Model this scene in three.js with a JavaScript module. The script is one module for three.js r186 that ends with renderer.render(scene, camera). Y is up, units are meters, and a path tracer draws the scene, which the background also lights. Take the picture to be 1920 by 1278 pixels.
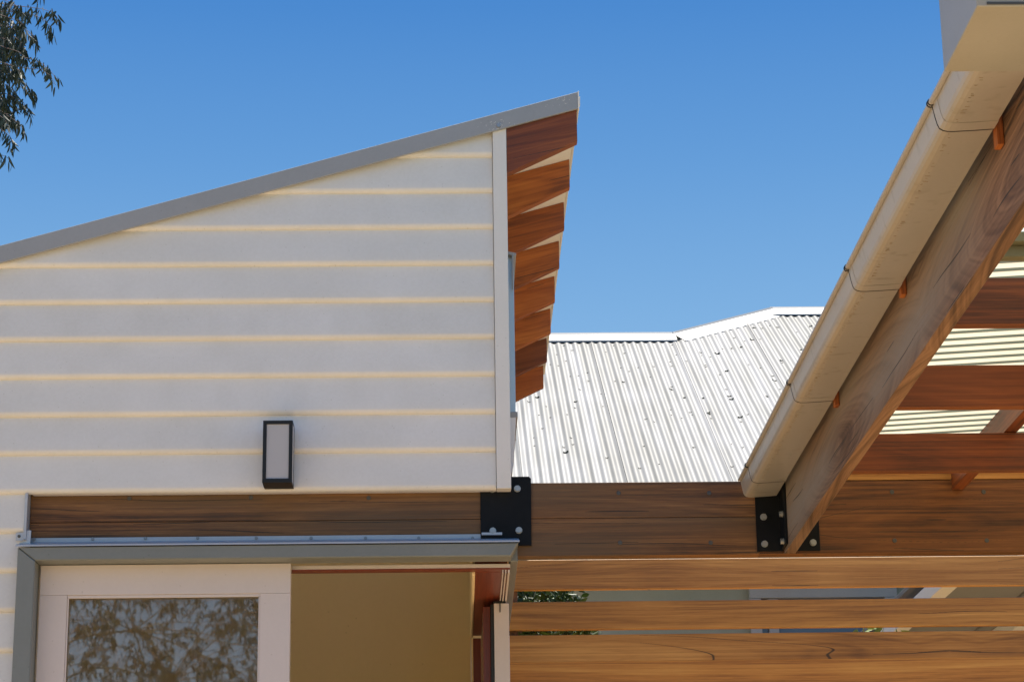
import * as THREE from 'three';
import { RoundedBoxGeometry } from 'three/addons/geometries/RoundedBoxGeometry.js';
import { mergeGeometries } from 'three/addons/utils/BufferGeometryUtils.js';

// ---------- camera, sky, sun, exposure ----------
const scene = new THREE.Scene();
const EYE = new THREE.Vector3(0, 1.6, 8.6), FOCAL = 4353.3;          // focal length in photo pixels (1920 wide)
const LOOK = new THREE.Vector3(0.0248068, 0.28501432, -0.9582022).normalize();
const CUP = new THREE.Vector3(0.00696349, 0.95842465, 0.28526077).normalize();
const CRT = new THREE.Vector3().crossVectors(LOOK, CUP).normalize();
const camera = new THREE.PerspectiveCamera(16.701, 1920 / 1278, 0.1, 2000);
camera.position.copy(EYE); camera.up.copy(CUP); camera.lookAt(EYE.clone().add(LOOK)); camera.updateMatrixWorld();
scene.add(camera);
const SUN = new THREE.Vector3(0.12, 1.0, -0.33).normalize();
const EXPOSURE = 2.0;
{ // clear blue sky: radiance by height above the horizon, brighter round the sun
  const w = 512, h = 256, d = new Float32Array(w * h * 4);
  const T = [[-90, .30, .26, .20], [-1, .52, .58, .62], [0, .72, .83, .93], [8, .48, .67, .88], [13, .31, .53, .815], [17, .212, .44, .755], [21, .126, .335, .69], [25, .066, .246, .625], [40, .055, .20, .53], [90, .045, .16, .44]];
  for (let j = 0; j < h; j++) for (let i = 0; i < w; i++) {
    const el = ((j + .5) / h - .5) * 180, az = ((i + .5) / w - .5) * 2 * Math.PI, ce = Math.cos(el * Math.PI / 180);
    const c = Math.cos(az) * ce * SUN.x + Math.sin(el * Math.PI / 180) * SUN.y + Math.sin(az) * ce * SUN.z;
    let k = 0; while (k < T.length - 2 && T[k + 1][0] < el) k++;
    const t = Math.min(1, Math.max(0, (el - T[k][0]) / (T[k + 1][0] - T[k][0])));
    const g = el > -2 ? .5 * Math.exp(-Math.acos(Math.min(1, c)) / .16) : 0;
    for (let m = 0; m < 3; m++) d[(j * w + i) * 4 + m] = (T[k][m + 1] * (1 - t) + T[k + 1][m + 1] * t + g) / EXPOSURE;
    d[(j * w + i) * 4 + 3] = 1;
  }
  const s = new THREE.DataTexture(d, w, h, THREE.RGBAFormat, THREE.FloatType);
  s.mapping = THREE.EquirectangularReflectionMapping; s.magFilter = s.minFilter = THREE.LinearFilter; s.wrapS = THREE.RepeatWrapping; s.needsUpdate = true;
  scene.background = s; scene.environment = s;
}
const sun = new THREE.DirectionalLight(new THREE.Color(1.0, .94, .84), 4.6);
sun.position.copy(SUN).multiplyScalar(60); sun.castShadow = true;
sun.shadow.mapSize.set(4096, 4096); Object.assign(sun.shadow.camera, { left: -25, right: 25, top: 25, bottom: -25, near: 1, far: 150 });
scene.add(sun, sun.target);
const renderer = new THREE.WebGLRenderer({ antialias: true });
renderer.setSize(1024, 681); renderer.shadowMap.enabled = true;
renderer.toneMapping = THREE.LinearToneMapping; renderer.toneMappingExposure = EXPOSURE;

// ---------- helpers ----------
// a photo pixel gives a direction; z (a plane that the thing lies in) or height gives the distance
const dirOf = (x, y) => CRT.clone().multiplyScalar((x - 960) / FOCAL).addScaledVector(CUP, -(y - 639) / FOCAL).add(LOOK);
const at = (x, y, z) => { const r = dirOf(x, y); return EYE.clone().addScaledVector(r, (z - EYE.z) / r.z); };
let seed = 7; const rnd = () => { seed = (seed * 1664525 + 1013904223) >>> 0; return seed / 4294967296; };
const rr = (a, b) => a + (b - a) * rnd();
const taken = {};
const numbered = (n) => { const k = taken[n] = (taken[n] ?? -1) + 1; return k ? n + '_' + String(k).padStart(3, '0') : n; };
function thing(name, label, category, group) {
  const o = new THREE.Group(); o.name = numbered(name); o.userData = { label, category }; if (group) o.userData.group = group; scene.add(o); return o;
}
function part(parent, name, geo, mat, pos) {
  const m = new THREE.Mesh(geo, mat); m.name = name; m.castShadow = m.receiveShadow = true; if (pos) m.position.set(...pos); parent.add(m); return m;
}
function boxUV(g, grain, ou = 0, ov = 0) { // uv in metres; u runs along the grain axis
  const p = g.attributes.position, n = g.attributes.normal, uv = new Float32Array(p.count * 2);
  for (let i = 0; i < p.count; i++) {
    const c = [p.getX(i), p.getY(i), p.getZ(i)], q = [Math.abs(n.getX(i)), Math.abs(n.getY(i)), Math.abs(n.getZ(i))];
    let dom = q[0] > q[1] ? (q[0] > q[2] ? 0 : 2) : (q[1] > q[2] ? 1 : 2);
    let a, b; if (dom === grain) { a = (grain + 1) % 3; b = (grain + 2) % 3; } else { a = grain; b = 3 - grain - dom; }
    uv[2 * i] = c[a] + ou; uv[2 * i + 1] = c[b] + (dom === 1 ? .21 : 0) + ov;
  }
  g.setAttribute('uv', new THREE.BufferAttribute(uv, 2)); return g;
}
// a box between two corners with slightly eased edges
function bx(x0, x1, y0, y1, z0, z1, r = .002, grain = 0, ou = 0, ov = 0) {
  const w = Math.abs(x1 - x0), h = Math.abs(y1 - y0), d = Math.abs(z1 - z0), m = Math.min(w, h, d);
  const g = r > 0 && m > .003 ? new RoundedBoxGeometry(w, h, d, r > .004 ? 3 : 1, Math.min(r, m * .45)) : new THREE.BoxGeometry(w, h, d);
  g.translate((x0 + x1) / 2, (y0 + y1) / 2, (z0 + z1) / 2);
  return boxUV(g, grain, ou, ov);
}
const merge = (a) => mergeGeometries(a.map((g) => g.index ? g.toNonIndexed() : g));
function prism(pts, z0, z1, bevel = 0) { // polygon in x,y extruded along z
  const g = new THREE.ExtrudeGeometry(new THREE.Shape(pts.map((p) => new THREE.Vector2(p[0], p[1]))), { depth: Math.abs(z1 - z0) - 2 * bevel, bevelEnabled: bevel > 0, bevelSize: bevel, bevelThickness: bevel, bevelOffset: -bevel, bevelSegments: 1 });
  g.translate(0, 0, Math.min(z0, z1) + bevel); return g;
}
function ribbon(profile, a0, a1, axis, t = .001) { // thin folded sheet: profile of [z or x, y] swept along x or z, with thickness
  const n = profile.length, P = [];
  const off = profile.map((p, i) => { const q = profile[Math.max(0, i - 1)], r = profile[Math.min(n - 1, i + 1)], dx = r[0] - q[0], dy = r[1] - q[1], l = Math.hypot(dx, dy) || 1; return [p[0] - dy / l * t, p[1] + dx / l * t]; });
  const loop = [...profile, ...off.reverse()];
  const g = new THREE.ExtrudeGeometry(new THREE.Shape(loop.map((p) => new THREE.Vector2(...p))), { depth: Math.abs(a1 - a0), bevelEnabled: false });
  if (axis === 'x') { g.rotateY(-Math.PI / 2); g.scale(1, 1, 1); g.translate(Math.max(a0, a1), 0, 0); } else g.translate(0, 0, Math.min(a0, a1));
  return g;
}
const hash = (x, y, s) => { let h = (x * 374761393 + y * 668265263 + s * 982451653) | 0; h = Math.imul(h ^ (h >>> 13), 1274126177); h ^= h >>> 16; return (h >>> 0) / 4294967296; };
function noise(x, y, s) {
  const i = Math.floor(x), j = Math.floor(y), f = x - i, g = y - j, u = f * f * (3 - 2 * f), v = g * g * (3 - 2 * g);
  return (hash(i, j, s) * (1 - u) + hash(i + 1, j, s) * u) * (1 - v) + (hash(i, j + 1, s) * (1 - u) + hash(i + 1, j + 1, s) * u) * v;
}
function tex(w, h, fn, srgb = true) {
  const d = new Uint8Array(w * h * 4);
  for (let j = 0; j < h; j++) for (let i = 0; i < w; i++) { const c = fn(i, j), o = (j * w + i) * 4; d[o] = c[0]; d[o + 1] = c[1]; d[o + 2] = c[2]; d[o + 3] = 255; }
  const t = new THREE.DataTexture(d, w, h); t.wrapS = t.wrapT = THREE.MirroredRepeatWrapping; t.magFilter = THREE.LinearFilter; t.minFilter = THREE.LinearMipmapLinearFilter; t.generateMipmaps = true;
  if (srgb) t.colorSpace = THREE.SRGBColorSpace; t.needsUpdate = true; return t;
}
// sawn timber: growth rings of a log cut lengthwise, fibres, checks, gum veins; 4.2 m x 0.3 m
function wood(s, light, mid, dark, o = {}) {
  const W = 2048, H = 256, L = 4.2, B = .3, cracks = [];
  for (let k = 0; k < (o.cracks ?? 10); k++) cracks.push([hash(k, 1, s) * L, hash(k, 2, s) * B, .08 + hash(k, 3, s) * .5, .0006 + hash(k, 4, s) * .0014]);
  const ring = (u, v) => { const a = v - (o.pith ?? .14) + .05 * (noise(u * .8, 3, s) - .5) + .012 * (noise(u * 3, v * 8, s + 4) - .5), b = .03 + (o.tilt ?? .05) * Math.abs(((u + 3 * hash(1, 1, s)) % 2.8) - 1.4) + .03 * noise(u * 1.1, 9, s); return Math.hypot(a, b) * (o.freq ?? 95) + .8 * noise(u * 2.2, v * 30, s + 1); };
  const t = tex(W, H, (i, j) => {
    const u = i / W * L, v = j / H * B, q = ring(u, v), f = q - Math.floor(q);
    const late = .6 * noise(q * 1.1, .5 + u * .15, s + 12) + .4 * noise(q * 2.7, .5 + u * .4, s + 13);
    const fib = .4 * noise(u * 4, v * 330, s + 2) + .35 * noise(u * 12, v * 800, s + 3) + .25 * noise(u * 45, v * 900, s + 14), patch = noise(u * 1.1, v * 7, s + 5), blot = noise(u * 4, v * 16, s + 6);
    let m = .5 * (late - .5) * (o.ring ?? 1) + .6 * (fib - .5) * (o.fibre ?? 1) + .38 * (noise(u * .9, v * 140, s + 16) - .5) * (o.fibre ?? 1) + .55 * (patch - .5) + .3 * (blot - .5) + .42;
    let dk = 0;
    for (const [cu, cv, cl, cw] of cracks) { const du = (u - cu) / cl; if (du > 0 && du < 1) { const y = cv + .006 * (noise(u * 4, cv * 90, s + 7) - .5) * 2 + .004 * Math.sin(u * 6 + cv * 40), ww = cw * Math.sin(du * Math.PI); const e = 1 - Math.abs(v - y) / (ww + .0007); if (e > 0) dk = Math.max(dk, Math.min(1, e * 1.6) * .85); } }
    if (o.vein) for (const R of o.vein) { const e = 1 - Math.abs(q - R) / (.075 * noise(u * 2.5, v * 10, s + 8)); if (e > 0 && noise(u * 1.2, 5, s + 15) > .42) dk = Math.max(dk, Math.min(1, e * 1.5) * .6); }
    if (o.grey) { const gr = Math.max(0, noise(u * 1.7, v * 7, s + 9) - .35) * 1.5; m = m * (1 - .2 * gr); }
    m = Math.min(1.15, Math.max(-.1, m));
    const c = [0, 1, 2].map((k) => { let x = m < .5 ? light[k] + (mid[k] - light[k]) * m * 2 : mid[k] + (dark[k] - mid[k]) * (m - .5) * 2; if (o.grey) { const gr = Math.min(1, Math.max(0, noise(u * 1.7, v * 7, s + 9) - .35) * 1.6) * (.6 + .8 * fib); x += (o.grey[k] - x) * Math.min(1, gr); } return x * (1 - dk) + 18 * dk; });
    return c.map((x) => Math.max(0, Math.min(255, x)));
  });
  t.repeat.set(1 / L, 1 / B);
  return new THREE.MeshPhysicalMaterial({ map: t, bumpMap: t, bumpScale: o.bump ?? .0012, roughness: o.rough ?? .55, clearcoat: o.coat ?? 0, clearcoatRoughness: .45 });
}
// painted sheet or board: faint roller texture, specks and rain marks
function paint(r, g, b, o = {}) {
  const s = o.seed ?? 3, N = 512, S = o.size ?? 1.6, amp = o.amp ?? 10;
  const lin = new THREE.Color().setRGB(r, g, b).convertLinearToSRGB(), base = [lin.r * 255, lin.g * 255, lin.b * 255];
  const t = tex(N, N, (i, j) => {
    const u = i / N, v = j / N; let k = (noise(u * 5, v * 5, s) - .5) + .6 * (noise(u * 23, v * 17, s + 1) - .5) + .5 * (noise(u * 200, v * 200, s + 2) - .5);
    let m = k * amp; if (hash(i, j, s + 5) > .9994) m -= 26 * (o.speck ?? 1);
    if (o.streak) m += (noise(u * 110, v * 5, s + 8) - .5) * o.streak + (noise(u * 30, v * 2.5, s + 9) - .5) * o.streak;
    if (o.dirt) { const q = noise(u * 9, v * 60, s + 6) * noise(u * 70, v * 90, s + 7); if (q > .42) m -= (q - .42) * o.dirt; }
    return base.map((x, q) => Math.max(0, Math.min(255, x + m * (q === 2 ? 1.15 : 1))));
  });
  t.repeat.set(1 / S, 1 / S);
  return new THREE.MeshPhysicalMaterial({ map: t, roughness: o.rough ?? .5, metalness: o.metal ?? 0, clearcoat: o.coat ?? 0, clearcoatRoughness: .3 });
}
const plain = (r, g, b, rough = .5, metal = 0) => new THREE.MeshStandardMaterial({ color: new THREE.Color().setRGB(r, g, b), roughness: rough, metalness: metal });

// corrugated plastic sheet with shade painted as dark bands, one to every wave
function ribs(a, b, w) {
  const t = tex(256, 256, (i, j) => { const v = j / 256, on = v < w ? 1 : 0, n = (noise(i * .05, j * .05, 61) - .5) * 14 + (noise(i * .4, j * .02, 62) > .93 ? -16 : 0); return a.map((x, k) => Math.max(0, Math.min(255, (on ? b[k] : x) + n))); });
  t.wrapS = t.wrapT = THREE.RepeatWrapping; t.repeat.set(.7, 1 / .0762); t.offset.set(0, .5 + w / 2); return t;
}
// ---------- materials ----------
const M = {
  board: paint(.76, .755, .735, { seed: 11, amp: 8, rough: .55 }),
  boardB: paint(.745, .742, .726, { seed: 31, amp: 9, rough: .55 }),
  trim: paint(.75, .745, .73, { seed: 12, amp: 4, rough: .5 }),
  barge: paint(.335, .355, .385, { seed: 13, amp: 6, rough: .45 }),
  soffit: paint(.88, .86, .82, { seed: 14, amp: 6, rough: .6 }),
  frame: paint(.20, .218, .215, { seed: 15, amp: 5, rough: .42 }),
  flash: paint(.5, .52, .55, { seed: 16, amp: 8, rough: .38, metal: .25 }),
  door: paint(.66, .60, .59, { seed: 17, amp: 4, rough: .5 }),
  plaster: paint(.88, .70, .42, { seed: 18, amp: 4, rough: .9, size: 3 }),
  ceiling: paint(.75, .72, .66, { seed: 19, amp: 4, rough: .9, size: 3 }),
  iron: paint(.185, .184, .181, { seed: 20, amp: 8, rough: .6, size: 2.3, streak: 22 }),
  cap: paint(.31, .31, .307, { seed: 21, amp: 6, rough: .5 }),
  gutter: paint(.47, .44, .40, { seed: 22, amp: 5, rough: .26, coat: .5, dirt: 40, size: 1.3 }),
  boxg: paint(.38, .37, .33, { seed: 23, amp: 6, rough: .38, size: .9 }),
  steel: paint(.007, .008, .010, { seed: 24, amp: 6, rough: .5, size: .4 }),
  steelTweak: 0, bolt: plain(.42, .43, .43, .42, .8),
  screw: plain(.10, .10, .095, .55, .4),
  black: plain(.012, .012, .013, .5),
  lampFrame: paint(.018, .020, .023, { seed: 25, amp: 4, rough: .4, size: .3 }),
  diffuser: new THREE.MeshPhysicalMaterial({ color: new THREE.Color().setRGB(.46, .46, .49), roughness: .3 }),
  glass: new THREE.MeshPhysicalMaterial({ color: 0xffffff, roughness: 0.014, metalness: 0, transmission: 1, thickness: 0, ior: 2.0 }),
  glassTint: new THREE.MeshPhysicalMaterial({ color: new THREE.Color().setRGB(.42, .42, .38), roughness: 0.014, transmission: 1, thickness: 0, ior: 2.0 }),
  backwall: paint(.25, .27, .22, { seed: 26, amp: 6, rough: .8 }),
  olive: paint(.17, .165, .10, { seed: 27, amp: 8, rough: .5 }),
  flashScrew: plain(.3, .31, .32, .5, .4), galv: plain(.52, .56, .55, .35, .7),
  beam: wood(101, [154, 106, 58], [114, 73, 36], [56, 35, 18], { cracks: 34, fibre: 1.7, rough: .62, grey: [96, 76, 54], tilt: .08, bump: .002 }),
  beamB: wood(131, [134, 86, 42], [100, 60, 26], [50, 29, 13], { cracks: 16, fibre: 1.2, rough: .5, vein: [9.2], tilt: .1, bump: .0015 }),
  slatA: wood(102, [216, 162, 84], [186, 130, 60], [136, 90, 40], { cracks: 5, rough: .5, coat: .1, tilt: .06, bump: .0008 }),
  slatB: wood(103, [208, 154, 82], [176, 122, 58], [124, 82, 38], { cracks: 7, rough: .5, coat: .1, vein: [6.4, 8.9, 12.1], tilt: .07, bump: .0008 }),
  slatC: wood(104, [224, 168, 86], [198, 136, 62], [148, 94, 40], { cracks: 4, rough: .5, coat: .1, tilt: .03, bump: .0008 }),
  rafterA: wood(105, [188, 108, 42], [158, 82, 26], [104, 50, 14], { fibre: .75, cracks: 9, rough: .5, coat: .08, tilt: .1, bump: .0008 }),
  rafterB: wood(106, [196, 116, 46], [164, 88, 30], [100, 50, 16], { fibre: .75, cracks: 12, rough: .5, coat: .08, vein: [7.1], tilt: .14, bump: .0008 }),
  rafterC: wood(107, [146, 80, 34], [114, 57, 21], [76, 37, 13], { fibre: .8, cracks: 8, rough: .5, coat: .08, tilt: .07, bump: .0008 }),
  perg: wood(108, [148, 82, 36], [116, 58, 22], [74, 36, 13], { cracks: 9, rough: .5, coat: .08, tilt: .06, fibre: 1.2, bump: .0008 }),
  side: wood(109, [146, 110, 82], [114, 82, 58], [70, 48, 33], { cracks: 22, rough: .7, grey: [146, 134, 122], ring: 2.3, freq: 160, tilt: .12, bump: .0016 }),
  red: wood(110, [138, 62, 34], [112, 44, 22], [80, 28, 14], { cracks: 3, rough: .4, coat: .3, tilt: .04, bump: .0006 }),
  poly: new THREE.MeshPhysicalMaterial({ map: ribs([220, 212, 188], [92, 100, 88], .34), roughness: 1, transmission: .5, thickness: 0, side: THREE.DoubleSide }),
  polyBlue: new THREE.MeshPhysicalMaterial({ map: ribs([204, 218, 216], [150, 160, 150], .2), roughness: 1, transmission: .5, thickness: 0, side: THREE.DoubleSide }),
  bark: plain(.22, .18, .14, .9), twig: plain(.16, .10, .09, .8),
};
delete M.steelTweak; M.steel.specularIntensity = .35; M.lampFrame.specularIntensity = .5;

// ---------- ground: lawn with a sandy paved terrace round the house ----------
{
  const earth = (a, b, sd) => tex(512, 512, (i, j) => { const u = i / 512, v = j / 512, k = .5 * noise(u * 12, v * 12, sd) + .3 * noise(u * 60, v * 60, sd + 1) + .3 * noise(u * 300, v * 300, sd + 2); const q = new THREE.Color().setRGB(...a.map((x, m) => x + (b[m] - x) * k)).convertLinearToSRGB(); return [q.r * 255, q.g * 255, q.b * 255]; });
  const tg = earth([.055, .075, .025], [.12, .14, .05], 41), tp = earth([.40, .265, .13], [.56, .385, .205], 51); tg.repeat.set(80, 80); tp.repeat.set(6, 4);
  const g = part(scene, 'ground', new THREE.PlaneGeometry(500, 500).rotateX(-Math.PI / 2), new THREE.MeshStandardMaterial({ map: tg, roughness: .95 }));
  g.userData = { kind: 'structure', label: 'green lawn reaching away round the houses', category: 'ground' };
  const t = part(scene, 'terrace', bx(-14, 12, .004, .05, -6, 15, .01), new THREE.MeshStandardMaterial({ map: tp, roughness: .9 })); tp.repeat.set(.3, .3);
  t.userData = { kind: 'structure', label: 'sandy paved terrace in front of the house door', category: 'terrace' };
}

// ---------- house with weatherboards ----------
const house = thing('weatherboard_house', 'white weatherboard house with skillion roof, exposed timber rafters and grey framed sliding door', 'house');
const BZ = .024, bT0 = at(0, 460, BZ), bT1 = at(1083, 172, BZ), SL = (bT1.y - bT0.y) / (bT1.x - bT0.x);
const topY = (x) => bT0.y + SL * (x - bT0.x), BH = .071, roofL = -4.9, roofR = bT1.x;
const PX0 = .1565, PX1 = .2115, BEAML = -1.6135, FLOOR = 1.2;
{
  // weatherboards: lapped, bullnosed lower edge
  const prof = []; for (let k = 0; k <= 7; k++) { const a = k / 7 * Math.PI / 2; prof.push([.020 * (1 - Math.cos(a)), -.0165 + .0165 * Math.sin(a)]); }
  prof[0][0] = 0; for (const y of [.05, .09, .13, .162]) prof.push([y, -.0195 * (y - .0225) / .1395]);
  const board = (y0, xa, xb, clip, ou) => {
    const rows = []; const lim = (y) => clip ? Math.max(xa, bT0.x + (y + .034 - bT0.y) / SL) : xa;
    for (const [dy, z] of prof) { const y = y0 + dy; if (lim(y) < xb - .01) rows.push([y, z, lim(y)]); else { const yt = topY(xb - .012) - .034; if (rows.length && yt > rows[rows.length - 1][0] + .002) rows.push([yt, z, xb - .012]); break; } }
    if (rows.length < 3) return null;
    const pos = [], uv = [], idx = [];
    const put = (x, y, z) => { pos.push(x, y, z); uv.push(x + ou, y); return pos.length / 3 - 1; };
    const f = rows.map(([y, z, x]) => [put(x, y, z), put(xb, y, z)]), back = rows.map(([y, z, x]) => [put(x, y, Math.min(z, -.0165) - .01), put(xb, y, Math.min(z, -.0165) - .01)]);
    for (let i = 0; i + 1 < rows.length; i++) {
      idx.push(f[i][0], f[i][1], f[i + 1][1], f[i][0], f[i + 1][1], f[i + 1][0]);
      idx.push(back[i][1], back[i][0], back[i + 1][0], back[i][1], back[i + 1][0], back[i + 1][1]);
      idx.push(f[i][1], back[i][1], back[i + 1][1], f[i][1], back[i + 1][1], f[i + 1][1]);
    }
    const n = rows.length - 1; const b0 = put(...[rows[0][2], rows[0][0], -.0165]), b1 = put(xb, rows[0][0], -.0165), c0 = put(rows[0][2], rows[0][0], -.0265), c1 = put(xb, rows[0][0], -.0265);
    idx.push(c0, c1, b1, c0, b1, b0, f[n][0], f[n][1], back[n][1], f[n][0], back[n][1], back[n][0]);
    const g = new THREE.BufferGeometry(); g.setAttribute('position', new THREE.Float32BufferAttribute(pos, 3)); g.setAttribute('uv', new THREE.Float32BufferAttribute(uv, 2)); g.setIndex(idx); g.computeVertexNormals(); return g;
  };
  const y0 = 3.5715;
  for (let k = 0; k < 11; k++) { const g = board(y0 + .1501 * k, -4.75, PX0 - .002, true, k * .37); if (g) part(house, 'weatherboard', g, k % 3 === 1 ? M.boardB : M.board); }
  for (let k = -1; k > -16; k--) { const g = board(y0 + .1501 * k, -4.75, k === -1 ? BEAML - .012 : -1.60, false, -k * .41); part(house, 'weatherboard', g, k % 3 ? M.board : M.boardB); }
  // boards of the side wall, seen only from the garden side
  for (const k of [1, 2, 7, 8]) { const g = board(y0 + .1501 * k, .07, 3.72, false, k * .53); g.rotateY(Math.PI / 2); g.translate(.197, 0, 0); part(house, 'weatherboard', g, M.board); }
  part(house, 'starter_strip', bx(BEAML + .01, PX0 - .001, 3.5735, 3.60, -.058, -.0275, .001), M.trim);
  part(house, 'corner_post', bx(PX0, PX1, 3.5725, topY(.18) - .045, -.062, .011, .0025, 1), M.trim);
  // wall core, inner lining
  part(house, 'gable_wall', prism([[-4.7, 3.612], [.1955, 3.612], [.1955, topY(.19) - BH - .03], [-4.7, topY(-4.7) - BH - .03]], -.14, -.03), M.trim);
  part(house, 'wall', bx(-4.7, BEAML - .003, FLOOR, 3.611, -.14, -.03, 0), M.trim);
  part(house, 'jamb_lining', bx(BEAML + .001, -1.578, FLOOR, 3.324, -.14, -.06, 0), M.trim);
  part(house, 'base_wall', bx(-4.7, .19, 0, FLOOR - .12, -3.7, -.16, 0), M.backwall);
  part(house, 'floor_slab', bx(-4.7, .22, FLOOR - .119, FLOOR, -3.72, -.03, 0), M.plaster);
  part(house, 'inner_wall', prism([[-4.7, FLOOR + .001], [.074, FLOOR + .001], [.074, topY(.07) - BH - .01], [-4.7, topY(-4.7) - BH - .01]], -3.72, -3.6), M.plaster);
  for (const [y0, y1, z0, z1] of [[FLOOR + .001, 1.35, -3.599, -.141], [3.35, 3.575, -3.599, -.141], [1.351, 3.349, -3.599, -3.4], [1.351, 3.349, -.4, -.141]]) part(house, 'inner_wall', bx(-4.7, -4.58, y0, y1, z0, z1, 0), M.plaster);
  const gw = part(house, 'added_window', merge([bx(-4.67, -4.61, 1.352, 1.40, -3.39, -.41, .002), bx(-4.67, -4.61, 3.30, 3.348, -3.39, -.41, .002), bx(-4.67, -4.61, 1.401, 3.299, -1.93, -1.87, .002)]), M.door);  // window added in the unseen end wall to let more light into the room
  part(gw, 'glass_pane', new THREE.PlaneGeometry(2.98, 1.9).rotateY(-Math.PI / 2).translate(-4.64, 2.35, -1.9), M.glass);
  part(house, 'inner_wall', bx(.0775, .195, FLOOR + .001, 3.611, -3.599, -1.76, 0), M.plaster);
  for (const [y0, y1, z0, z1] of [[3.612, 3.928, -3.72, -.142], [4.532, 5.02, -3.72, -.142], [3.9285, 4.5315, -.16, -.142], [3.9285, 4.5315, -3.72, -3.2]]) part(house, 'side_wall', bx(.0775, .1955, y0, y1, z0, z1, 0), M.trim);
  part(house, 'rear_wall', prism([[-4.7, FLOOR - .2], [.1945, FLOOR - .2], [.1945, topY(.19) - BH - .03], [-4.7, topY(-4.7) - BH - .03]], -3.83, -3.73), M.trim);
  // roof: lining, iron and edge trims
  const slab = (x0, x1, d0, d1, z0, z1) => prism([[x0, topY(x0) + d0], [x1, topY(x1) + d0], [x1, topY(x1) + d1], [x0, topY(x0) + d1]], z0, z1);
  part(house, 'soffit_lining', slab(roofL, PX1 + .0005, -BH + .012, -BH + .026, -3.86, -.065), M.soffit);
  part(house, 'soffit_lining', slab(PX1 + .001, roofR - .005, -BH - .0055, -BH + .008, -3.86, -.0355), M.soffit);
  part(house, 'roof_sheet', slab(roofL, roofR - .004, -.03, -.004, -3.86, .011), M.barge);
  const bp = [[roofL, topY(roofL) - BH], [roofR, topY(roofR) - BH], [roofR, topY(roofR)], [roofL, topY(roofL)]];
  const barge = part(house, 'barge_cap', merge([prism(bp, .012, BZ, .0012), slab(roofL, roofR, -.0035, .0005, -.06, .0118)]), M.barge);
  const bo = at(935, 236, BZ); const bolt = new THREE.CylinderGeometry(.0075, .0085, .008, 10).rotateX(Math.PI / 2).translate(bo.x, bo.y, BZ + .004); part(barge, 'bolt', bolt, M.bolt);
  { // pale specks scratched and splashed on the capping round the bolt and at the tip
    const gs = []; for (let k = 0; k < 46; k++) { const a = k < 34, x = a ? bo.x + (rnd() + rnd() - 1) * .085 : roofR - .03 - rnd() * .1, y = a ? bo.y + (rnd() + rnd() - 1) * .032 : topY(x) - .008 - rnd() * .03; if (y > topY(x) - .004 || y < topY(x) - BH + .004) continue; const g = new THREE.BoxGeometry(rr(.002, .009), .0011, .0006); g.rotateZ(rr(0, 3)); g.translate(x, y, BZ + .0004); gs.push(g); }
    const m = part(barge, 'paint_splash', merge(gs), M.soffit); m.userData.kind = 'stuff';
  }
  part(house, 'barge_end', merge([bx(roofR + .0005, roofR + .0055, topY(roofR) - BH - .002, topY(roofR) + .003, .0, BZ + .0015, .001), bx(roofR + .006, roofR + .009, topY(roofR) - .055, topY(roofR) - .02, .0, BZ + .002, .0005)]), M.soffit);
  part(house, 'roof_edge_trim', bx(roofR - .0035, roofR + .0045, topY(roofR) - BH - .004, topY(roofR) + .001, -3.86, -.0005, .001), M.soffit);
  // tapered rafters
  const mats = [M.rafterC, M.rafterB, M.rafterA, M.rafterB, M.rafterA, M.rafterB, M.rafterC, M.rafterA];
  for (let k = 0; k < 8; k++) {
    const xr = roofR - .0045 - (k ? .006 : 0), u = (x) => topY(x) - BH - (k ? .006 : -.011), yt = 4.982, yb = 4.846 - .455 * .113, j = (hash(k, 2, 5) - .5) * .006;
    const z1 = .0105 - .5235 * k, xl = k ? .1985 : PX1 + .001, pts = [[xl, yb + (xl - .1) * .455 + j], [xr, yt + j], [xr, u(xr) - .0005], [xl, u(xl) - .0005]];
    const g = prism(pts, z1 - .045, z1, .0015); g.rotateZ(0);
    const p = g.attributes.position, uv = g.attributes.uv; for (let i = 0; i < p.count; i++) { const x = p.getX(i), y = p.getY(i); uv.setXY(i, x * .967 + y * .255 + k * .61 + p.getZ(i) * .2, y * .967 - x * .255 + p.getZ(i) + k * .13); }
    part(house, 'rafter', g, mats[k]);
  }
  // side window that stands proud of the side wall
  const win = part(house, 'side_window', merge([bx(.199, .236, 3.90, 4.54, -.155, -.105, .002), bx(.199, .236, 3.90, 4.54, -3.22, -3.17, .002), bx(.199, .236, 3.90, 4.54, -1.7, -1.66, .002), bx(.199, .236, 3.90, 3.93, -3.169, -1.701, .002), bx(.199, .236, 3.90, 3.93, -1.659, -.156, .002)]), M.galv);
  part(win, 'window_hood', prism([[.199, 4.552], [.246, 4.542], [.246, 4.536], [.236, 4.527], [.232, 4.40], [.229, 4.40], [.229, 4.534], [.199, 4.541]], -3.24, -.075), M.cap);
  part(win, 'glass_pane', new THREE.PlaneGeometry(3.0, .595).rotateY(Math.PI / 2).translate(.221, 4.2285, -1.66), M.glass);
  part(house, 'sill_flashing', prism([[.1985, 3.895], [.236, 3.89], [.236, 3.876], [.226, 3.70], [.1985, 3.60]], -.16, -.09), M.trim);
  part(win, 'sill', bx(.199, .243, 3.876, 3.899, -3.24, -.088, .002), M.cap);

  // grey door frame, flashing over it
  const fx0 = -1.633, fx1 = .2344, fT = 3.3555, fB = 3.3045;
  const mitre = (a) => prism(a, -.058, .05, .004);
  const df = part(house, 'door_frame', mitre([[fx0 + .0, fT], [fx1, fT], [fx1 - .029, fB], [fx0 + .0665, fB]]), M.frame);
  part(df, 'frame_jamb', mitre([[fx0 - .0008, fT - .001], [fx0 + .0655, fB - .0012], [fx0 + .0655, FLOOR], [fx0 - .0008, FLOOR]]), M.frame);
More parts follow.
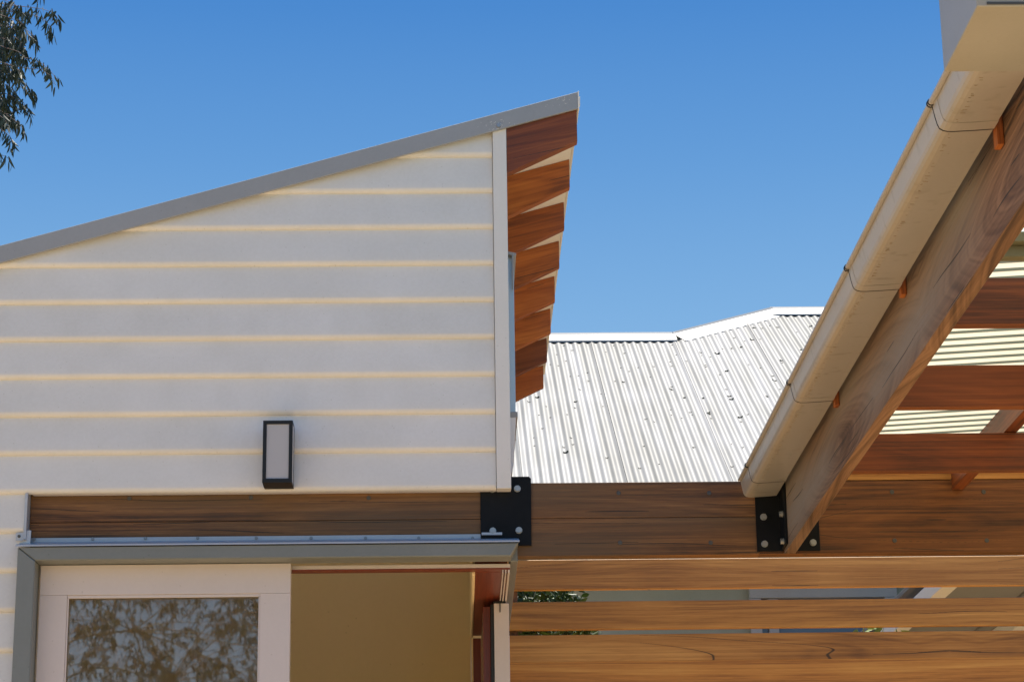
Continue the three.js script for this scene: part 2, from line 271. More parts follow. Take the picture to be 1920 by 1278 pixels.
  part(df, 'side_head', bx(fx1 - .029, fx1, fB + .0005, fT - .001, -1.75, -.0585, .004, 2), M.frame);
  const fl = part(house, 'head_flashing', ribbon([[-.0565, 3.411], [-.0565, 3.3955], [-.05, 3.391], [.053, 3.3635], [.056, 3.362], [.0565, 3.3565]], fx0 - .008, fx1 + .004, 'x', .0012), M.flash);
  part(house, 'end_flashing', bx(BEAML - .0105, BEAML - .0005, 3.395, 3.571, -.06, .004, .001), M.flash);
  const tab = at(40, 1004, .004); part(house, 'flashing_tab', bx(tab.x - .022, BEAML - .011, tab.y - .018, tab.y + .012, .0005, .003, .0005), M.flash);
  for (const x of [63, 173, 272, 370, 480, 583, 685, 785, 886]) { const p = at(x, 1008.5, -.055); part(fl, 'screw', new THREE.CylinderGeometry(.0058, .0066, .005, 10).rotateX(Math.PI / 2).translate(p.x, Math.min(p.y, 3.406), -.0525), M.flashScrew); }
  { const p = at(35, 1005, .003); part(fl, 'screw', new THREE.CylinderGeometry(.0055, .006, .004, 10).rotateX(Math.PI / 2).translate(p.x, p.y, .005), M.screw); }
  part(fl, 'flashing_patch', bx(.098, .176, 3.404, 3.414, -.0495, -.038, .001), M.flash);

  // sliding leaf with glass
  const dT = 3.3025, x0 = -1.566, x1 = -.6223, g0 = at(123, 1200, -.05).x, g1 = at(486.5, 1200, -.05).x, gT = 3.188, zf = -.037;
  const leaf = part(house, 'sliding_door', bx(x0 + .006, x1, gT + .0005, dT, zf - .04, zf, .0015), M.door);
  part(leaf, 'stile', bx(x0 + .006, g0, FLOOR + .01, gT, zf - .04, zf, .0015, 1), M.door);
  part(leaf, 'stile', bx(g1, x1, FLOOR + .01, gT, zf - .04, zf, .0015, 1), M.door);
  part(leaf, 'bottom_rail', bx(g0 + .0005, g1 - .0005, FLOOR + .01, FLOOR + .2, zf - .04, zf, .0015), M.door);
  const bead = .011;
  part(leaf, 'glazing_bead', prism([[g0, gT], [g1, gT], [g1 - .002, gT - bead], [g0 + .002, gT - bead]], zf - .012, zf - .004, .001), M.door);
  part(leaf, 'glazing_bead', bx(g0 + .0005, g0 + .006, FLOOR + .205, gT - bead - .0005, zf - .013, zf - .005, .001), M.door);
  part(leaf, 'glazing_bead', bx(g1 - .006, g1 - .0005, FLOOR + .205, gT - bead - .0005, zf - .013, zf - .005, .001), M.door);
  part(leaf, 'glass_pane', new THREE.PlaneGeometry(g1 - g0 - .002, gT - FLOOR - .2).translate((g0 + g1) / 2, (gT + FLOOR + .2) / 2, zf - .02), M.glass);
  part(leaf, 'glass_pane', new THREE.PlaneGeometry(g1 - g0 - .002, gT - FLOOR - .2).translate((g0 + g1) / 2, (gT + FLOOR + .2) / 2, zf - .032), M.glassTint);

  // head track, timber lined lintel and the stacked side leaf
  part(house, 'head_track', bx(x1 + .001, .206, 3.2875, 3.3025, -.1, -.088, .001), M.door);
  part(house, 'head_lining', bx(x0, .205, 3.2815, 3.2865, -.139, -.087, .0005), M.red);
  part(house, 'lintel', bx(.073, .196, 3.2805, 3.611, -1.62, -.141, .001, 2), M.red);
  part(house, 'plaster_return', bx(.060, .0725, 3.268, 3.6195, -1.61, -.142, .006, 2), M.plaster);
  for (const [a, b] of [[.176, .180], [.186, .191], [.197, .2042]]) part(house, 'side_track', bx(a, b, 3.268, 3.2802, -1.6, -.089, .0005, 2), M.door);
  const sl = part(house, 'side_door', bx(.152, .2125, FLOOR + .01, 3.2585, -1.55, -.69, .0015, 1), M.door);
  part(sl, 'seal', bx(.1385, .1505, FLOOR + .01, 3.256, -1.5, -.70, 0), M.black);
  part(sl, 'seal', bx(.150, .2, 3.259, 3.2665, -.72, -.695, 0), M.black);
  part(sl, 'pivot', bx(.1745, .1785, 3.222, 3.2675, -.6895, -.685, .0005), M.black);
  part(house, 'timber_jamb', bx(.108, .1375, FLOOR + .01, 3.256, -1.6, -.75, .001, 1), M.red);
  part(house, 'timber_jamb', bx(.073, .1075, FLOOR + .01, 3.2665, -1.66, -1.6, .001, 1, .4, .1), M.red);
  part(house, 'side_jamb', bx(.20, .238, FLOOR, 3.303, -1.8, -1.751, .002, 1), M.trim);
}

// ---------- wall lamp ----------
{
  const a = at(493, 788, .117), b = at(547, 904, .117), lamp = thing('wall_lamp', 'black rectangular wall lamp with frosted panels mounted on the white boards', 'lamp');
  const x0 = a.x, x1 = b.x, y0 = b.y, y1 = a.y, t = .0135;
  part(lamp, 'back_plate', bx(x0 + .001, x1 - .001, y0 + .001, y1 - .001, .0006, .016, .001), M.lampFrame);
  part(lamp, 'frame', merge([bx(x0, x1, y1 - t, y1, .105, .117, .001), bx(x0, x1, y0, y0 + t + .002, .105, .117, .001), bx(x0, x0 + t, y0 + t + .002, y1 - t, .105, .117, .001), bx(x1 - t, x1, y0 + t + .002, y1 - t, .105, .117, .001),
    bx(x0, x1, y1 - .008, y1, .0165, .1045, .001), bx(x0, x1, y0, y0 + .008, .0165, .1045, .001), bx(x0, x0 + .006, y0 + .0085, y1 - .0085, .0165, .03, .001), bx(x1 - .006, x1, y0 + .0085, y1 - .0085, .0165, .03, .001)]), M.lampFrame);
  part(lamp, 'front_diffuser', bx(x0 + t, x1 - t, y0 + t + .002, y1 - t, .106, .112, .0005), M.diffuser);
  part(lamp, 'side_diffuser', bx(x1 - .006, x1 - .001, y0 + .009, y1 - .009, .0305, .1045, .0005), M.diffuser);
  part(lamp, 'side_diffuser', bx(x0 + .001, x0 + .006, y0 + .009, y1 - .009, .0305, .1045, .0005), M.diffuser);
}

// ---------- pergola ----------
const perg = thing('timber_pergola', 'weathered timber pergola with translucent roof, black steel brackets and cream gutter', 'pergola');
const hex = (x, y, z, r = .0118, axis = 'z') => { const g = merge([new THREE.CylinderGeometry(r, r, .010, 6).translate(0, .007, 0), new THREE.CylinderGeometry(r * 1.12, r * 1.12, .002, 14).translate(0, .001, 0)]); if (axis === 'z') g.rotateX(Math.PI / 2); else g.rotateZ(Math.PI / 2); g.rotateZ(axis === 'z' ? hash(Math.round(x * 99), Math.round(y * 99), 3) : 0); g.translate(x, y, z); return g; };
{
  const BT = 3.609, BB = 3.3245, BF = -.06, BK = -.128, crack = at(1200, 970, BF).y;
  // the cross beam is two laminations with a check between them
  const cb = part(perg, 'cross_beam', bx(BEAML, 1.155, crack + .0008, BT, BK, BF, .0018, 0, 2.1, .02), M.beam);
  part(cb, 'lamination', bx(BEAML, 1.155, BB, crack - .0008, BK, BF, .0018, 0, 1.4, .11), M.beam);
  part(cb, 'beam_end', bx(1.1555, 3.4, BB + .001, BT - .003, BK, BF + .0012, .0018, 0, .6, .02), M.beamB);
  for (const [x, y] of [[242, 934], [470, 932], [691, 933], [1160, 924], [1330, 924], [1163, 1017], [1333, 1017], [1673, 922], [1845, 922], [1678, 1013], [1851, 1013]]) {
    const p = at(x, y, BF + .002); part(cb, 'screw', merge([new THREE.TorusGeometry(.0068, .0018, 5, 14), new THREE.CylinderGeometry(.0055, .0055, .002, 10).rotateX(Math.PI / 2)]).translate(p.x, p.y, BF + (x > 1420 ? .0028 : .0016)), M.screw);
  }
  // joining plate at the house corner
  const pl = part(perg, 'steel_plate', prism([[.0945, 3.632], [.281, 3.632], [.289, 3.624], [.287, 3.364], [.0945, 3.364]], BF + .0005, BF + .0115, .0012), M.steel);
  for (const [x, y] of [[923, 917], [970, 916], [924, 995], [973, 994]]) { const p = at(x, y, BF + .012); part(pl, 'bolt', hex(p.x, p.y, BF + .0116), M.bolt); }
  // side beam running from the cross beam towards the garden
  const sx0 = 1.2470, sx1 = 1.2895;
  part(perg, 'side_beam', bx(sx0, sx1, 3.3235, 3.612, BF + .012, 4.05, .0025, 2, .3, .05), M.side);
  // angle brackets on both sides of it
  const aL = at(1419, 1000, BF + .01).x, aR = at(1537, 1000, BF + .01).x, ab = 3.334, att = 3.60;
  const br = part(perg, 'angle_bracket', merge([bx(aL, sx0 - .0005, ab, att, BF + .0016, BF + .0115, .001), bx(sx0 - .0105, sx0 - .0005, ab + .004, att, BF + .0118, BF + .13, .002)]), M.steel);
  for (const [x, y] of [[1432, 969], [1434, 1019.5]]) { const p = at(x, y, BF + .0116); part(br, 'bolt', hex(p.x, p.y, BF + .0117), M.bolt); }
  for (const [x, y] of [[1463, 964], [1465, 1015]]) { const p = at(x, y, BF + .08); part(br, 'bolt', hex(sx0 - .0107, p.y, BF + .085, .0118, 'x'), M.bolt); }
  const br2 = part(perg, 'angle_bracket', merge([bx(sx1 + .0005, aR, ab, att, BF + .0016, BF + .0115, .001), bx(sx1 + .0005, sx1 + .0105, ab + .004, att, BF + .0118, BF + .13, .002)]), M.steel);
  { const p = at(1525, 1017, BF + .0116); part(br2, 'bolt', hex(p.x, p.y, BF + .0117), M.bolt); }
  // gutter: half-round quad section with a beaded lip
  const G = [[1.0905, 3.6125], [1.0905, 3.600], [1.0930, 3.586], [1.0965, 3.568], [1.0995, 3.555], [1.1035, 3.5475], [1.110, 3.5425], [1.120, 3.5402], [1.135, 3.540], [1.18, 3.5425], [1.2255, 3.5455], [1.229, 3.552], [1.2295, 3.66]];
  const gz0 = -.025, gz1 = 4.12;
  const gut = part(perg, 'gutter', merge([ribbon(G, gz0, gz1, 'z', .0014), new THREE.CylinderGeometry(.0075, .0075, gz1 - gz0, 10).rotateX(Math.PI / 2).translate(1.0855, 3.606, (gz0 + gz1) / 2).toNonIndexed()]), M.gutter);
  part(gut, 'end_cap', prism([...G.slice(1, 12), [1.229, 3.61]], gz0 - .012, gz0 - .0005, .001), M.gutter);
  for (const z of [.211, 1.358, 2.536, 3.72]) {
    const O = G.slice(0, 11).map(([x, y], i) => [x - (i < 6 ? .0018 : 0), y - (i > 4 ? .0018 : 0)]);
    part(gut, 'gutter_joint', merge([ribbon(O, z - .0022, z + .0022, 'z', .0012), new THREE.TorusGeometry(.0082, .0018, 6, 12).translate(1.0855, 3.606, z).toNonIndexed(), new THREE.TorusGeometry(.0082, .0016, 6, 12).translate(1.0855, 3.606, z + .012).toNonIndexed()]), M.black);
    part(gut, 'lap', ribbon(O.map(([x, y]) => [x + .0006, y + .0006]), z + .0018, z + .05, 'z', .0008), M.gutter);
    if (z > 1) part(perg, 'gutter_block', bx(1.2305, sx0 - .0008, z > 3 ? 3.505 : 3.528, 3.60, z - .03, z + .008, .002, 1), M.rafterB);
  }
  { // rows of dried drip marks along the lower corner of the gutter
    const gs = []; for (let k = 0; k < 230; k++) { const z = rr(.02, 4.05); if (noise(z * 2.2, 4, 91) < .35) continue; const len = rr(.003, .011), b = new THREE.BoxGeometry(len, .0006, rr(.0012, .003)); const x = 1.124 + rr(0, .006) + len / 2; b.translate(x, 3.5400 - .0002 + (x - 1.135) * (x > 1.135 ? .055 : 0), z); gs.push(b); }
    part(gut, 'drip_marks', merge(gs), plain(.32, .27, .20, .8)).userData.kind = 'stuff';
  }
  // boxed sump at the garden end of the gutter
  const s0 = 1.0305, sb = 3.515, box = part(perg, 'rainwater_head', bx(s0, 2.6, sb, sb + .34, 4.1165, 4.441, .003), M.boxg);
  part(box, 'seam', bx(s0 + .02, 2.6, sb + .004, sb + .009, 4.4413, 4.4435, .0005), M.screw);
  // rafters from the side beam to the far side
  const RT = 3.565, RB = 3.432, om = [.2, 1.1, 2.0];
  [.838, 1.696, 2.571].forEach((z, i) => part(perg, 'rafter', bx(sx1 + .001, 3.4, RB, RT, z - .045, z, .002, 0, om[i], i * .07), i === 1 ? M.rafterC : M.perg));
  part(perg, 'ledger', bx(sx1 + .002, 3.39, 3.61, 3.64, BK, BF - .004, .002), M.slatB);
  part(perg, 'cross_rail', merge([bx(sx1 + .001, 3.4, RT + .002, RT + .03, 2.83, 2.87, .002), bx(sx1 + .001, 3.4, RT - .03, RT + .0015, 2.8, 2.84, .002)]), M.olive);
  for (const x of [1.905, 2.7]) part(perg, 'purlin', bx(x, x + .045, 3.5675, 3.66, BF + .003, 4.05, .002, 2, .4, .1), M.perg);
  // corrugated translucent sheets, ribs running across, falling to the gutter
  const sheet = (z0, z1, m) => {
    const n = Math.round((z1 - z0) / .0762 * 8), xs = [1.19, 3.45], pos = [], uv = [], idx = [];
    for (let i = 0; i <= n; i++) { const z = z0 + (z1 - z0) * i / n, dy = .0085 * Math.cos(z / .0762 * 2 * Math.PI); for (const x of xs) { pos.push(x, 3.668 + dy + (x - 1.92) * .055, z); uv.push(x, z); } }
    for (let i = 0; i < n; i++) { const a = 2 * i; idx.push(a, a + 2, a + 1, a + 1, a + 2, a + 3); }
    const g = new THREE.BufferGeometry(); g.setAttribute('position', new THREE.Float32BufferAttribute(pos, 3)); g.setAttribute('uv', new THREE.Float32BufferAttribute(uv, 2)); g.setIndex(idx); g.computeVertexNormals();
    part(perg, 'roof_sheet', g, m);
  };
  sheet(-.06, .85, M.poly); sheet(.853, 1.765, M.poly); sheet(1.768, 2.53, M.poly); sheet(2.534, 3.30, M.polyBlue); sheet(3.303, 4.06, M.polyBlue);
  for (const [x, z] of [[1.25, 4.25], [3.3, 4.25], [3.3, -.2]]) part(perg, 'post', bx(x, x + .09, 0, z > 0 ? 3.514 : 3.32, z - .05, z + .04, .004, 1), M.side);
}

// ---------- slat screen ----------
{
  const sc = thing('slat_screen', 'horizontal orange brown timber slat screen under the cross beam beside the door', 'fence');
  const zf = -1.86, th = .03, X0 = .2, X1 = 3.6, Y = (y) => at(1300, y, zf).y, rows = [[Y(1046.5), Y(1103)], [Y(1125), Y(1178)], [Y(1187.5), Y(1237.5)]];
  for (let y = Y(1237.5) - .0004; y > .2; y -= .1354) rows.push([y, y - .135]);
  const ms = [M.slatB, M.slatA, M.slatB, M.slatC, M.slatA, M.slatC];
  rows.forEach(([t, b], i) => part(sc, 'slat', bx(X0, X1, b, t, zf - th, zf - (i > 2 ? .0006 : 0), i < 2 ? .004 : .0012, 0, .3 + i * .83, i * .11 + .03), ms[i % 6]));
  for (const x of [.21, 3.5]) part(sc, 'post', bx(x, x + .07, 0, rows[0][0] - .004, zf - th - .072, zf - th - .001, .003, 1), M.side);
}

// ---------- house behind: corrugated roof ----------
{
  const bh = thing('iron_roofed_house', 'house with white corrugated iron roof and pale hip caps behind the pergola beam', 'house');
  const ry = (z) => 5.857 + .566 * (-8.6 - z), EZ = -7.0, LZ = -11.83, HZ = -12.76, N = new THREE.Vector3(0, 1, .566).normalize();
  const hx0 = at(1268, 641, LZ).x, hx1 = at(1446, 590, HZ).x;
  const zt = (x) => x < hx0 ? LZ : x > hx1 ? HZ : LZ + (HZ - LZ) * (x - hx0) / (hx1 - hx0);
  const P = .0762, joint = at(1263, 643, LZ).x, rowsN = 14;
  for (let s = -5; s < 5; s++) {
    const x0 = joint + s * 10 * P - (s % 2 ? .004 : 0), n = 84, pos = [], uv = [], idx = [];
    for (let i = 0; i <= n; i++) {
      const x = x0 + i / 80 * 10 * P, c = Math.cos((x - joint) / P * 2 * Math.PI), lift = .0064 * c + (s % 2 ? .0016 : 0) + (i > 80 ? .0012 : 0);
      for (let j = 0; j <= rowsN; j++) { const z = EZ + (zt(x) - EZ) * j / rowsN, w = .0018 * (noise(x * 9, z * 1.6, 77) - .5); pos.push(x, ry(z) + N.y * (lift + w), z + N.z * (lift + w)); uv.push(x, z * 1.15); }
    }
    const q = rowsN + 1; for (let i = 0; i < n; i++) for (let j = 0; j < rowsN; j++) { const a = i * q + j; idx.push(a, a + q, a + 1, a + 1, a + q, a + q + 1); }
    const g = new THREE.BufferGeometry(); g.setAttribute('position', new THREE.Float32BufferAttribute(pos, 3)); g.setAttribute('uv', new THREE.Float32BufferAttribute(uv, 2)); g.setIndex(idx); g.computeVertexNormals();
    const sh = part(bh, 'roof_sheet', g, M.iron);
    const e0 = x0 + 10 * P * 1.044, pth = new THREE.LineCurve3(new THREE.Vector3(x0 - .001, ry(EZ) + .0105, EZ), new THREE.Vector3(x0 - .001, ry(zt(x0)) + .0105, zt(x0)));
    part(sh, 'lap_edge', new THREE.TubeGeometry(pth, 1, .0022, 4), M.screw);
  }
  // ridge and hip caps: folded strips
  const capAlong = (a, b) => { const d = b.clone().sub(a), up = new THREE.Vector3(0, 1, 0), f = new THREE.Vector3().crossVectors(d, up).normalize(), l = d.length(); const dn = f.z > 0 ? f : f.negate(); const gs = []; const A = (v, o, y) => v.clone().addScaledVector(dn, o).add(new THREE.Vector3(0, y, 0));
    const prof = [[.172, -.1055], [.169, -.089], [.02, .012], [.006, .034], [-.006, .034], [-.02, .018], [-.17, -.075]]; const pos = [], idx = [];
    for (const [o, y] of prof) { for (const v of [a, b]) { const p = A(v, o, y); pos.push(p.x, p.y, p.z); } }
    for (let i = 0; i < prof.length - 1; i++) { const k = 2 * i; idx.push(k, k + 1, k + 2, k + 1, k + 3, k + 2); }
    const g = new THREE.BufferGeometry(); g.setAttribute('position', new THREE.Float32BufferAttribute(pos, 3)); g.setAttribute('uv', new THREE.Float32BufferAttribute(new Float32Array(pos.length / 3 * 2).map((_, i) => i * .13), 2)); g.setIndex(idx); const n = g.toNonIndexed(); n.computeVertexNormals(); return n; };
  const V = (x, z, dy = .018) => new THREE.Vector3(x, ry(z) + dy, z);
  part(bh, 'ridge_cap', capAlong(V(-3, LZ - .05), V(hx0 - .002, LZ - .05)), M.cap);
  part(bh, 'hip_cap', capAlong(V(hx0 - .03, LZ - .045, .021), V(hx1 + .02, HZ - .05, .021)), M.cap);
  part(bh, 'ridge_cap', capAlong(V(hx1 + .0, HZ - .05, .019), V(8.5, HZ - .05, .019)), M.cap);
  // far slope so that the roof is closed
  const far = new THREE.BufferGeometry(); far.setAttribute('position', new THREE.Float32BufferAttribute([-3, ry(LZ) - .02, LZ - .1, hx0, ry(LZ) - .02, LZ - .1, hx0, 5, LZ - 5, -3, 5, LZ - 5, hx1, ry(HZ) - .02, HZ - .1, 8.5, ry(HZ) - .02, HZ - .1, 8.5, 5, HZ - 5, hx1, 5, HZ - 5], 3)); far.setIndex([0, 1, 2, 0, 2, 3, 4, 5, 6, 4, 6, 7, 1, 4, 7, 1, 7, 2]); far.computeVertexNormals(); far.setAttribute('uv', new THREE.Float32BufferAttribute(new Float32Array(16), 2));
  part(bh, 'far_slope', far, M.iron);
  // dirt and leaf litter caught in the valleys of the iron
  const gs = [], slopeA = Math.atan(.566);
  for (let k = 0; k < 300; k++) {
    const v = Math.floor(rr(-38, 34)), x = joint + (v + .5) * P, z = EZ - .4 + (zt(x) - .15 - EZ + .4) * Math.pow(rnd(), .8), big = rnd() > .72, r = big ? rr(.016, .026) : rr(.007, .015), a = rr(.9, 2.3);
    const g = new THREE.TorusGeometry(r, big ? rr(.004, .008) : .0026, 5, 7, a); g.rotateZ(-Math.PI / 2 - a / 2 + rr(-.4, .4)); g.rotateX(rr(-.3, .3)); g.rotateY(rr(-.3, .3)); g.translate(0, r * .9, 0); g.rotateX(slopeA);
    g.translate(x + rr(-.008, .008), ry(z) - .0064 * N.y + .004, z - .0064 * N.z + .003); gs.push(g.toNonIndexed());
  }
  const deb = part(bh, 'leaf_litter', merge(gs), plain(.13, .13, .10, .9)); deb.userData.kind = 'stuff';
  // wall, eave and window seen through the gaps of the screen
  part(bh, 'wall', bx(-3, 8.5, 0, ry(-7.4) - .12, -7.6, -7.45, 0), M.backwall);
  part(bh, 'eave_lining', bx(-3, 8.5, ry(EZ) - .06, ry(EZ) - .045, -7.44, EZ - .02, 0), M.soffit);
  part(bh, 'fascia', bx(-3, 8.5, ry(EZ) - .2, ry(EZ) - .012, EZ - .019, EZ - .0, .003), M.cap);
  const wa = at(1405, 1115, -7.4), wb = at(1682, 1115, -7.4), wt = at(1500, 1098, -7.4).y, gt = at(1500, 1121, -7.4).y;
  const wn = part(bh, 'window', merge([bx(wa.x, wb.x, gt, wt, -7.449, -7.38, .004), bx(wa.x, wa.x + .08, 2.8, gt - .001, -7.449, -7.38, .004), bx(wb.x - .09, wb.x, 2.8, gt - .001, -7.449, -7.38, .004), bx(wa.x + .13, wa.x + .2, 2.8, gt - .001, -7.449, -7.40, .004)]), M.cap);
  part(wn, 'glass_pane', bx(wa.x + .081, wb.x - .091, 2.8, gt - .002, -7.442, -7.436, 0), plain(.08, .12, .16, .05));
  // verandah roof lined with white boards, on white beams
  const vy = 3.95, vx = at(1735, 1115, -4.6).x;
  for (let k = 0; k < 14; k++) part(bh, 'verandah_board', bx(vx + k * .27, vx + k * .27 + .262, vy + (k % 2) * .012, vy + .02 + (k % 2) * .012, -7.37, -3.4, .003, 2), M.cap);
  for (const x of [vx - .09, vx + .62, vx + 1.5]) part(bh, 'verandah_beam', bx(x, x + .085, vy - .09, vy - .003, -7.36, -3.5, .004, 2), M.soffit);
  part(bh, 'verandah_roof', bx(vx - .1, vx + 3.75, vy + .06, vy + .09, -7.44, -3.3, .004), M.iron);
}

// ---------- plants ----------
const leafGeo = (L, Wd, curve, drop) => { // sickle leaf along -y
  const pos = [], idx = [], n = 5; for (let i = 0; i <= n; i++) { const t = i / n, w = Wd * Math.pow(Math.sin(Math.PI * Math.min(1, t * .94 + .06)), .8) * .5 * (1 - .25 * t), x = curve * L * t * t; pos.push(x - w, -L * t, drop * L * t * t, x, -L * t, drop * L * t * t + w * .35, x + w, -L * t, drop * L * t * t); }
  for (let i = 0; i < n; i++) { const a = 3 * i; idx.push(a, a + 3, a + 1, a + 1, a + 3, a + 4, a + 1, a + 4, a + 2, a + 2, a + 4, a + 5); }
  const g = new THREE.BufferGeometry(); g.setAttribute('position', new THREE.Float32BufferAttribute(pos, 3)); g.setAttribute('uv', new THREE.Float32BufferAttribute(new Float32Array(pos.length / 3 * 2), 2)); g.setIndex(idx); g.computeVertexNormals(); return g;
};
const leafMat = () => new THREE.MeshPhysicalMaterial({ color: 0xffffff, roughness: .62, transmission: .22, thickness: 0, side: THREE.DoubleSide });
const gumLeaf = leafGeo(.122, .026, .22, .12);
function gumTree(name, label, base, crown, branchlets, extra) {
  const t = thing(name, label, 'tree'); const tw = [], lv = [];
  const mat4 = new THREE.Matrix4(), q = new THREE.Quaternion(), e = new THREE.Euler();
  const curveTube = (pts, r0, r1, seg = 8, rad = 5) => { const c = new THREE.CatmullRomCurve3(pts), g = new THREE.TubeGeometry(c, seg, 1, rad), p = g.attributes.position, n = g.attributes.normal; for (let i = 0; i < p.count; i++) { const k = Math.floor(i / (rad + 1)) / seg, r = r0 + (r1 - r0) * k - 1; p.setXYZ(i, p.getX(i) + n.getX(i) * r, p.getY(i) + n.getY(i) * r, p.getZ(i) + n.getZ(i) * r); } return g.toNonIndexed(); };
  const top = new THREE.Vector3(crown.x, crown.y - crown.ry * .35, crown.z);
  const trunk = [curveTube([base, base.clone().lerp(top, .35).add(new THREE.Vector3(.2, 0, .1)), base.clone().lerp(top, .7).add(new THREE.Vector3(-.15, 0, -.1)), top], .24, .11, 14, 9)];
  const leavesOn = (pts, count, droop = 1) => { const c = new THREE.CatmullRomCurve3(pts); for (let i = 0; i < count; i++) { const k = .22 + .78 * rnd(), p = c.getPoint(k); e.set(rr(-.55, .55), rr(0, 6.28), rr(-.75, .75) * droop); q.setFromEuler(e); const s = rr(.65, 1.2); mat4.compose(p.add(new THREE.Vector3(rr(-.03, .03), rr(-.03, .03), rr(-.03, .03))), q, new THREE.Vector3(s * rr(.8, 1.2), s, s)); lv.push([mat4.clone(), rnd()]); } };
  const limbs = [];
  for (let k = 0; k < 9; k++) { const a = k / 9 * 6.283 + rr(-.3, .3), p = new THREE.Vector3(crown.x + Math.cos(a) * crown.rx * rr(.45, .7), crown.y + rr(-.35, .5) * crown.ry, crown.z + Math.sin(a) * crown.rz * rr(.45, .7)); trunk.push(curveTube([top.clone().add(new THREE.Vector3(0, -rr(0, 1), 0)), top.clone().lerp(p, .5).add(new THREE.Vector3(0, .25, 0)), p], .034, .01, 7, 6)); limbs.push(p); }
  for (let k = 0; k < branchlets; k++) {
    const a = rr(0, 6.283), b = Math.asin(rr(-.75, 1)), d = Math.cbrt(rr(.12, 1)), p = new THREE.Vector3(crown.x + Math.cos(a) * Math.cos(b) * crown.rx * d, crown.y + Math.sin(b) * crown.ry * d, crown.z + Math.sin(a) * Math.cos(b) * crown.rz * d);
    if (noise(p.x * 1.1 + 50, p.y * 1.1 + p.z * .9 + 50, 5) < (crown.gap ?? .36)) continue;
    let best = limbs[0]; for (const l of limbs) if (l.distanceTo(p) < best.distanceTo(p)) best = l;
    const s = p.clone().lerp(best, Math.min(.4, .45 / p.distanceTo(best))).add(new THREE.Vector3(rr(-.12, .12), rr(-.05, .15), rr(-.12, .12))), o = p.clone().sub(s).normalize().multiplyScalar(.35).add(new THREE.Vector3(rr(-1, 1), rr(-.5, .6), rr(-1, 1))).normalize(), pts = [s, p, p.clone().addScaledVector(o, .22).add(new THREE.Vector3(rr(-.1, .1), -.12, rr(-.1, .1))), p.clone().addScaledVector(o, .3).add(new THREE.Vector3(rr(-.1, .1), -.42, rr(-.1, .1)))];
    if (k % 24 === 0) trunk.push(curveTube([best, best.clone().lerp(s, .5).add(new THREE.Vector3(0, .08, 0)), s], .014, .007, 3, 4));
    tw.push(curveTube(pts, .0065, .0016, 6, 4)); leavesOn(pts, 26);
  }
  for (const [pts, n] of extra ?? []) { tw.push(curveTube(pts, .006, .0016, 8, 4)); leavesOn(pts, n * 3, .8); }
  part(t, 'trunk', merge(trunk), M.bark); part(t, 'twigs', merge(tw), M.twig);
  const im = new THREE.InstancedMesh(gumLeaf, leafMat(), lv.length); const cA = new THREE.Color(), A = new THREE.Color().setRGB(.022, .032, .013), B = new THREE.Color().setRGB(.085, .10, .055);
  lv.forEach(([m, k], i) => { im.setMatrixAt(i, m); im.setColorAt(i, cA.lerpColors(A, B, k * k)); }); im.name = 'crown'; im.userData.kind = 'stuff'; im.castShadow = im.receiveShadow = true; t.add(im);
  return t;
}
{ // gum tree whose hanging branchlets reach into the sky over the roof
  const z = -13.4, px = (x, y, dz = 0) => at(x, y, z + dz), ex = [];
  const path = (a, n, dz) => ex.push([a.map(([x, y], i) => px(x, y, dz + i * .03)), n]);
  path([[-60, -10], [10, 8], [60, 14], [98, 22], [112, 40]], 15, .1); path([[-50, 20], [20, 22], [70, 30], [92, 48], [96, 66]], 15, -.2);
  path([[-80, 60], [0, 48], [40, 52], [62, 66], [70, 86]], 18, .3); path([[-60, 90], [10, 100], [48, 108], [80, 120], [108, 150]], 20, 0);
  path([[-60, 130], [0, 120], [50, 128], [85, 132], [104, 160]], 12, .35); path([[-60, 110], [0, 140], [34, 150], [56, 168], [68, 182]], 16, -.3);
  path([[-50, 160], [0, 172], [30, 184], [48, 196], [56, 216]], 20, .15); path([[-50, 190], [-5, 205], [18, 220], [36, 232], [44, 246]], 22, 0);
  path([[-40, 215], [-8, 235], [8, 248], [20, 258], [24, 274]], 10, .2); path([[-40, 262], [-15, 282], [0, 290], [12, 294], [20, 304]], 4, .1);
  for (let k = 0; k < 34; k++) { const y = rr(-10, 235), x = rr(-10, 46 - Math.max(0, y - 60) * .18); path([[x - 70, y - 25], [x - 30, y - 10], [x, y], [x + 12, y + 14]], 13, rr(-.9, .9)); }
  gumTree('gum_tree', 'tall gum tree with drooping narrow leaves above the house roof', new THREE.Vector3(-7.6, 0, z), { x: -7.4, y: 12.6, z, rx: 2.9, ry: 2.6, rz: 2.6 }, 170, ex);
}
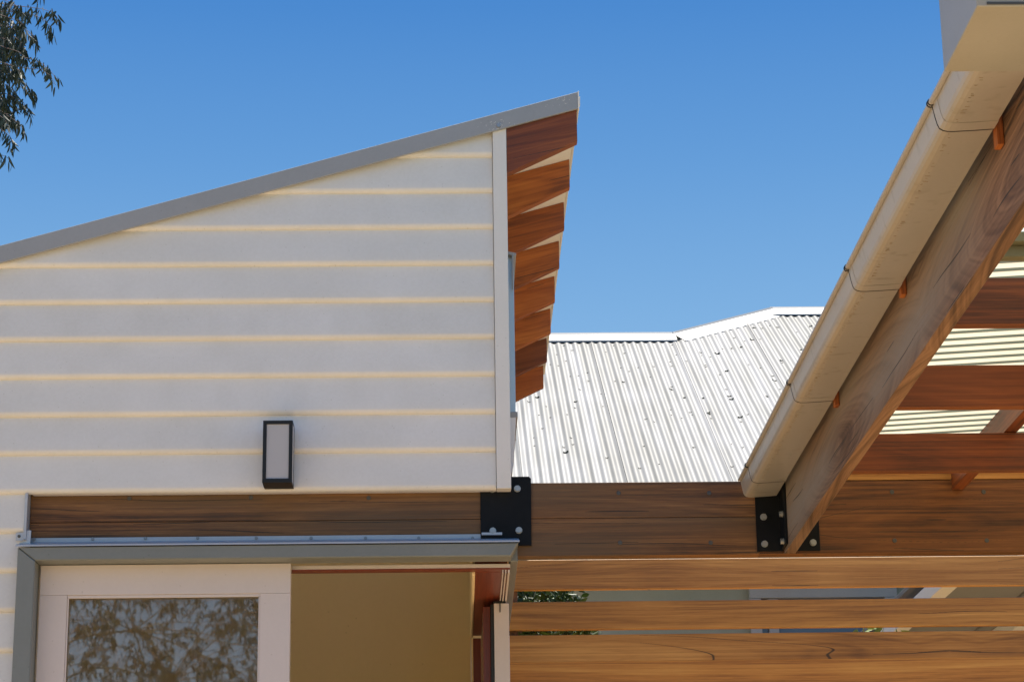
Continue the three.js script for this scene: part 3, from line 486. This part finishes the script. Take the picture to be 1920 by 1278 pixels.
// gum tree in the garden, mirrored by the door glass
gumTree('gum_tree', 'leafy gum tree in the garden mirrored in the door glass', new THREE.Vector3(-10.5, 0, 33), { x: -8.0, y: 9.4, z: 32.5, rx: 6.6, ry: 5.0, rz: 3.6, gap: .2 }, 3300);
function shrub(name, label, c, r, n, L, cols) {
  const t = thing(name, label, 'shrub'), g = leafGeo(L, L * .42, .05, .25), im = new THREE.InstancedMesh(g, leafMat(), n), m = new THREE.Matrix4(), q = new THREE.Quaternion(), col = new THREE.Color(), st = [];
  for (let k = 0; k < 9; k++) { const p = new THREE.Vector3(c.x + rr(-.7, .7) * r.x, c.y + rr(-.2, .7) * r.y, c.z + rr(-.7, .7) * r.z); st.push(new THREE.TubeGeometry(new THREE.CatmullRomCurve3([new THREE.Vector3(c.x + rr(-.05, .05), 0, c.z), new THREE.Vector3(c.x + rr(-.1, .1), c.y * .6, c.z + rr(-.1, .1)), p]), 6, .008, 5).toNonIndexed()); }
  for (let i = 0; i < n; i++) { const a = rr(0, 6.283), b = Math.asin(rr(-1, 1)), d = Math.cbrt(rr(.25, 1)) * (.82 + .3 * noise(a * 2 + 9, b * 3 + 9, 8)); q.setFromEuler(new THREE.Euler(rr(-1.2, 1.2), rr(0, 6.28), rr(.3, 2.6))); const s = rr(.6, 1.2); m.compose(new THREE.Vector3(c.x + Math.cos(a) * Math.cos(b) * r.x * d, c.y + Math.sin(b) * r.y * d, c.z + Math.sin(a) * Math.cos(b) * r.z * d), q, new THREE.Vector3(s, s, s)); im.setMatrixAt(i, m); im.setColorAt(i, col.lerpColors(cols[0], cols[1], rnd())); }
  part(t, 'stems', merge(st), M.bark); im.name = 'foliage'; im.userData.kind = 'stuff'; im.castShadow = im.receiveShadow = true; t.add(im);
}
const C = (r, g, b) => new THREE.Color().setRGB(r, g, b);
{ const p = at(1030, 1150, -2.5); shrub('leafy_shrub', 'glossy green shrub behind the slats beside the door corner', new THREE.Vector3(p.x - .02, p.y - .28, -2.5), new THREE.Vector3(.28, .5, .34), 3400, .055, [C(.03, .06, .012), C(.10, .17, .03)]); }
{ const p = at(1650, 1180, -2.6); shrub('climbing_plant', 'pale climbing plant with bare stems behind the slats near the window', new THREE.Vector3(p.x, p.y - .2, -2.6), new THREE.Vector3(.26, .24, .24), 200, .07, [C(.12, .2, .04), C(.34, .42, .12)]); }

renderer.render(scene, camera);
